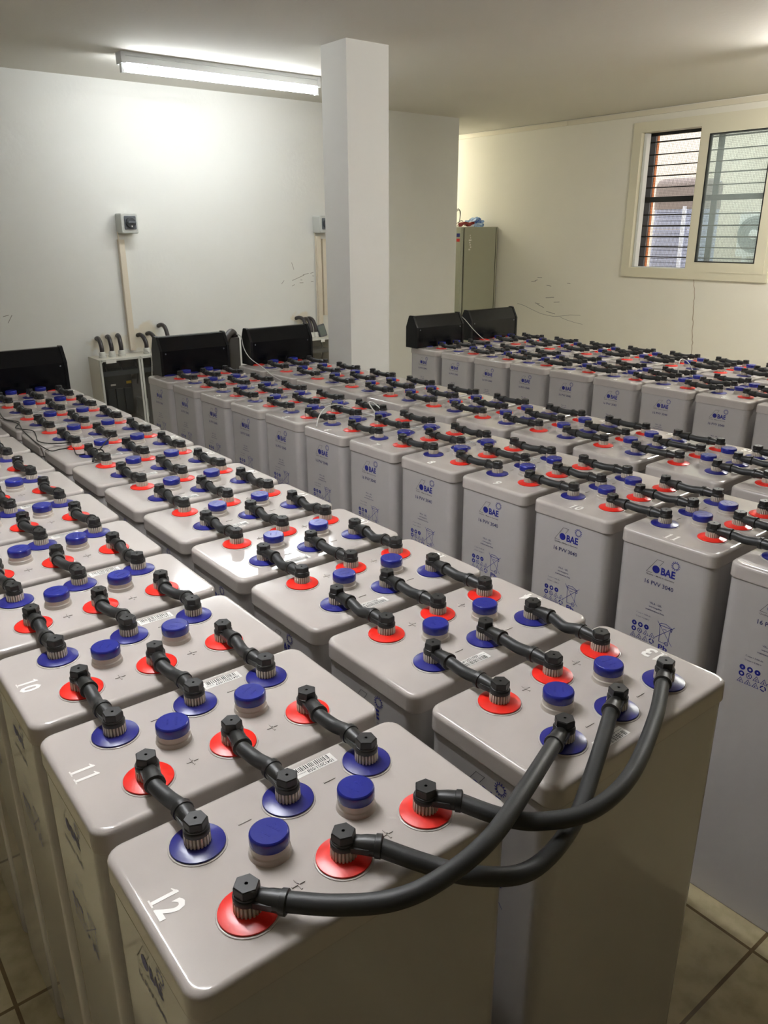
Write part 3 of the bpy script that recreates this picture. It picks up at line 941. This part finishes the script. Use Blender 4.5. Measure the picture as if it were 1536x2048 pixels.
wire('sensor_wire', [(2.985, 1.40, .870), (2.990, 1.41, .915), (3.03, 1.425, .945), (3.075, 1.415, .93), (3.09, 1.38, .875)], .0023, M_WIRE, 'white wire loop standing up on the fifth row lids')
wire('thin_black_wire', [(.285, 2.635, .865), (.272, 2.50, .866), (.30, 2.42, .866), (.266, 2.33, .866), (.30, 2.25, .866), (.29, 2.17, .866), (.273, 2.08, .866), (.30, 2.02, .866), (.35, 2.00, .866), (.385, 2.02, .866)], .0018, M_BWIRE, 'thin black wire over far second row lids, the upper strand')
wire('thin_black_wire', [(.29, 2.70, .865), (.262, 2.55, .866), (.29, 2.40, .866), (.275, 2.28, .866), (.265, 2.13, .866), (.262, 2.03, .866), (.268, 1.93, .866), (.30, 1.93, .866), (.335, 1.92, .866), (.32, 1.83, .866), (.36, 1.79, .875)], .0018, M_BWIRE, 'thin black wire over far second row lids, the lower strand')
t = thing('cable_tie', 'black cable tie knotted round a connector cable in the second row', 'cable tie', (.362, 1.745, .878))
obj('tie_band', lambda b: tube(b, [(.015 * math.cos(a), .003, .015 * math.sin(a)) for a in [2 * PI * k / 16 for k in range(17)]], .0022, 6), M_BLACK, t)
obj('tie_tail', lambda b: (tube(b, smooth([(0, 0, .013), (.03, .02, .03), (.055, .03, .045)], 4), .0022, 6), tube(b, smooth([(-.012, 0, .005), (-.022, -.01, -.005), (-.03, -.02, -.014)], 4), .003, 6)), M_BLACK, t)

# ------------------------------------------------------------------ metal cabinet in the recess
t = thing('metal_cabinet', 'tall grey metal cabinet against the right wall behind the back wall corner', 'cabinet', (4.785, 4.76, 0))
CW, CD, CH = .435, .62, 1.555
obj('body', lambda b: rbox(b, CW / 2 + .006, CD / 2, 0, CH, CW - .012, CD, .006, .004), M_CABSIDE, t)
dr = obj('door', lambda b: rbox(b, -.017, CD / 2, .05, CH - .004, .030, CD - .004, .005, .003), M_CAB, t)
obj('door_seal', lambda b: box(b, -.002, .008, .006, CD - .006, .05, CH - .01), M_SEAL, t)
obj('side_seam', lambda b: (box(b, CW - .028, CW - .022, -.0015, .0, .02, CH - .006),), M_SEAL, t)
obj('door_logo', lambda b: (box(b, -.0335, -.032, .02, .06, CH - .085, CH - .055),), M_INK, dr)
obj('door_logo', lambda b: (box(b, -.0335, -.032, .02, .06, CH - .125, CH - .10),), M_RED, dr)
obj('sticker', lambda b: [box(b, .062 + .006 * ((k * 7) % 4), .082 + .006 * ((k * 5) % 3), -.0012, 0, CH - .20 + .02 * k, CH - .187 + .02 * k) for k in range(7)], M_WHITE, t)
zt = CH
o = obj('strap', lambda b: loft(b, [[(4.79 + .22 * u, 4.80 + .06 * u, zt + .002 + .022 * abs(math.sin(u * 5))), (4.79 + .22 * u, 4.84 + .06 * u, zt + .002 + .022 * abs(math.sin(u * 5))), (4.79 + .22 * u, 4.84 + .06 * u, zt + .032 + .012 * abs(math.sin(u * 5))), (4.79 + .22 * u, 4.80 + .06 * u, zt + .032 + .012 * abs(math.sin(u * 5)))] for u in [k / 14 for k in range(15)]]), M_REDCABLE)
tag(o, 'dark red strap lying along the top of the metal cabinet', 'strap')
def blob(b, cx, cy, cz, rx, ry, rz, sd):
    r = bmesh.ops.create_icosphere(b, subdivisions=4, radius=1)
    for v in r['verts']:
        k = 1 + .45 * noise.noise(v.co * 1.8 + Vector((sd, 0, 0))) + .2 * noise.noise(v.co * 5 + Vector((sd, 2, 0)))
        v.co = Vector((cx + v.co.x * rx * k, cy + v.co.y * ry * k, max(cz + v.co.z * rz * k, zt + .001)))
t = thing('plastic_bag', 'crumpled clear blue plastic bag on top of the metal cabinet', 'bag', (5.1, 4.9, zt))
t2 = (-5.1, -4.9, -zt)
obj('film', lambda b: blob(b, 5.105, 4.95, zt + .03, .085, .08, .05, 3), M_BAG, t, t2)
obj('knot', lambda b: blob(b, 5.10, 4.91, zt + .055, .035, .03, .026, 9), M_BAGDK, t, t2)
def coil(b):
    for k in range(2):
        tube(b, smooth([(4.74, 4.92, zt + .02), (4.80, 4.92 + .01 * k, zt + .10), (4.865 + .01 * k, 4.93, zt + .155 - .01 * k), (4.90 + .006 * k, 4.94, zt + .12), (4.895, 4.94, zt + .05), (4.87, 4.94, zt + .008)], 6), .003, 6)
    tube(b, smooth([(4.87, 4.95, zt + .03), (4.93, 4.95, zt + .055), (4.96, 4.95, zt + .035), (4.975, 4.95, zt + .01)], 5), .003, 6)
tag(obj('wire_coil', coil, M_DUCT), 'loop of thin grey wire standing on the metal cabinet', 'wire')
tag(obj('paper_scrap', lambda b: loft(b, [[(4.85, 4.765, zt + .001), (4.91, 4.765, zt + .006), (4.915, 4.795, zt + .006), (4.85, 4.795, zt + .001)], [(4.85, 4.765, zt + .003), (4.91, 4.765, zt + .010), (4.915, 4.795, zt + .010), (4.85, 4.795, zt + .003)]]), M_WHITE), 'small white paper scrap at the front edge of the cabinet top', 'paper')

# ------------------------------------------------------------------ daylight
w = bpy.data.worlds.new('world'); S.world = w
w.use_nodes = True
bg = w.node_tree.nodes['Background']
bg.inputs[0].default_value = (1, .96, .93, 1)      # overcast sky
bg.inputs[1].default_value = .92

# ------------------------------------------------------------------ camera
yaw, pitch, roll = .6676, .3454, -.0039
cy_, sy_, cp, sp = math.cos(yaw), math.sin(yaw), math.cos(pitch), math.sin(pitch)
fwd = Vector((sy_ * cp, cy_ * cp, -sp)); right = Vector((cy_, -sy_, 0)); up = right.cross(fwd)
r2 = right * math.cos(roll) + up * math.sin(roll); u2 = -right * math.sin(roll) + up * math.cos(roll)
cam = bpy.data.cameras.new('camera')
cam.sensor_fit = 'VERTICAL'
cam.sensor_height = 36
cam.lens = 1564.04 / 2048 * 36
co = bpy.data.objects.new('camera', cam)
COL.objects.link(co)
Mx = Matrix((r2, u2, -fwd)).transposed().to_4x4()
Mx.translation = Vector((-.3957, -.6367, 1.5262))
co.matrix_world = Mx
cam.clip_start = .05
S.camera = co
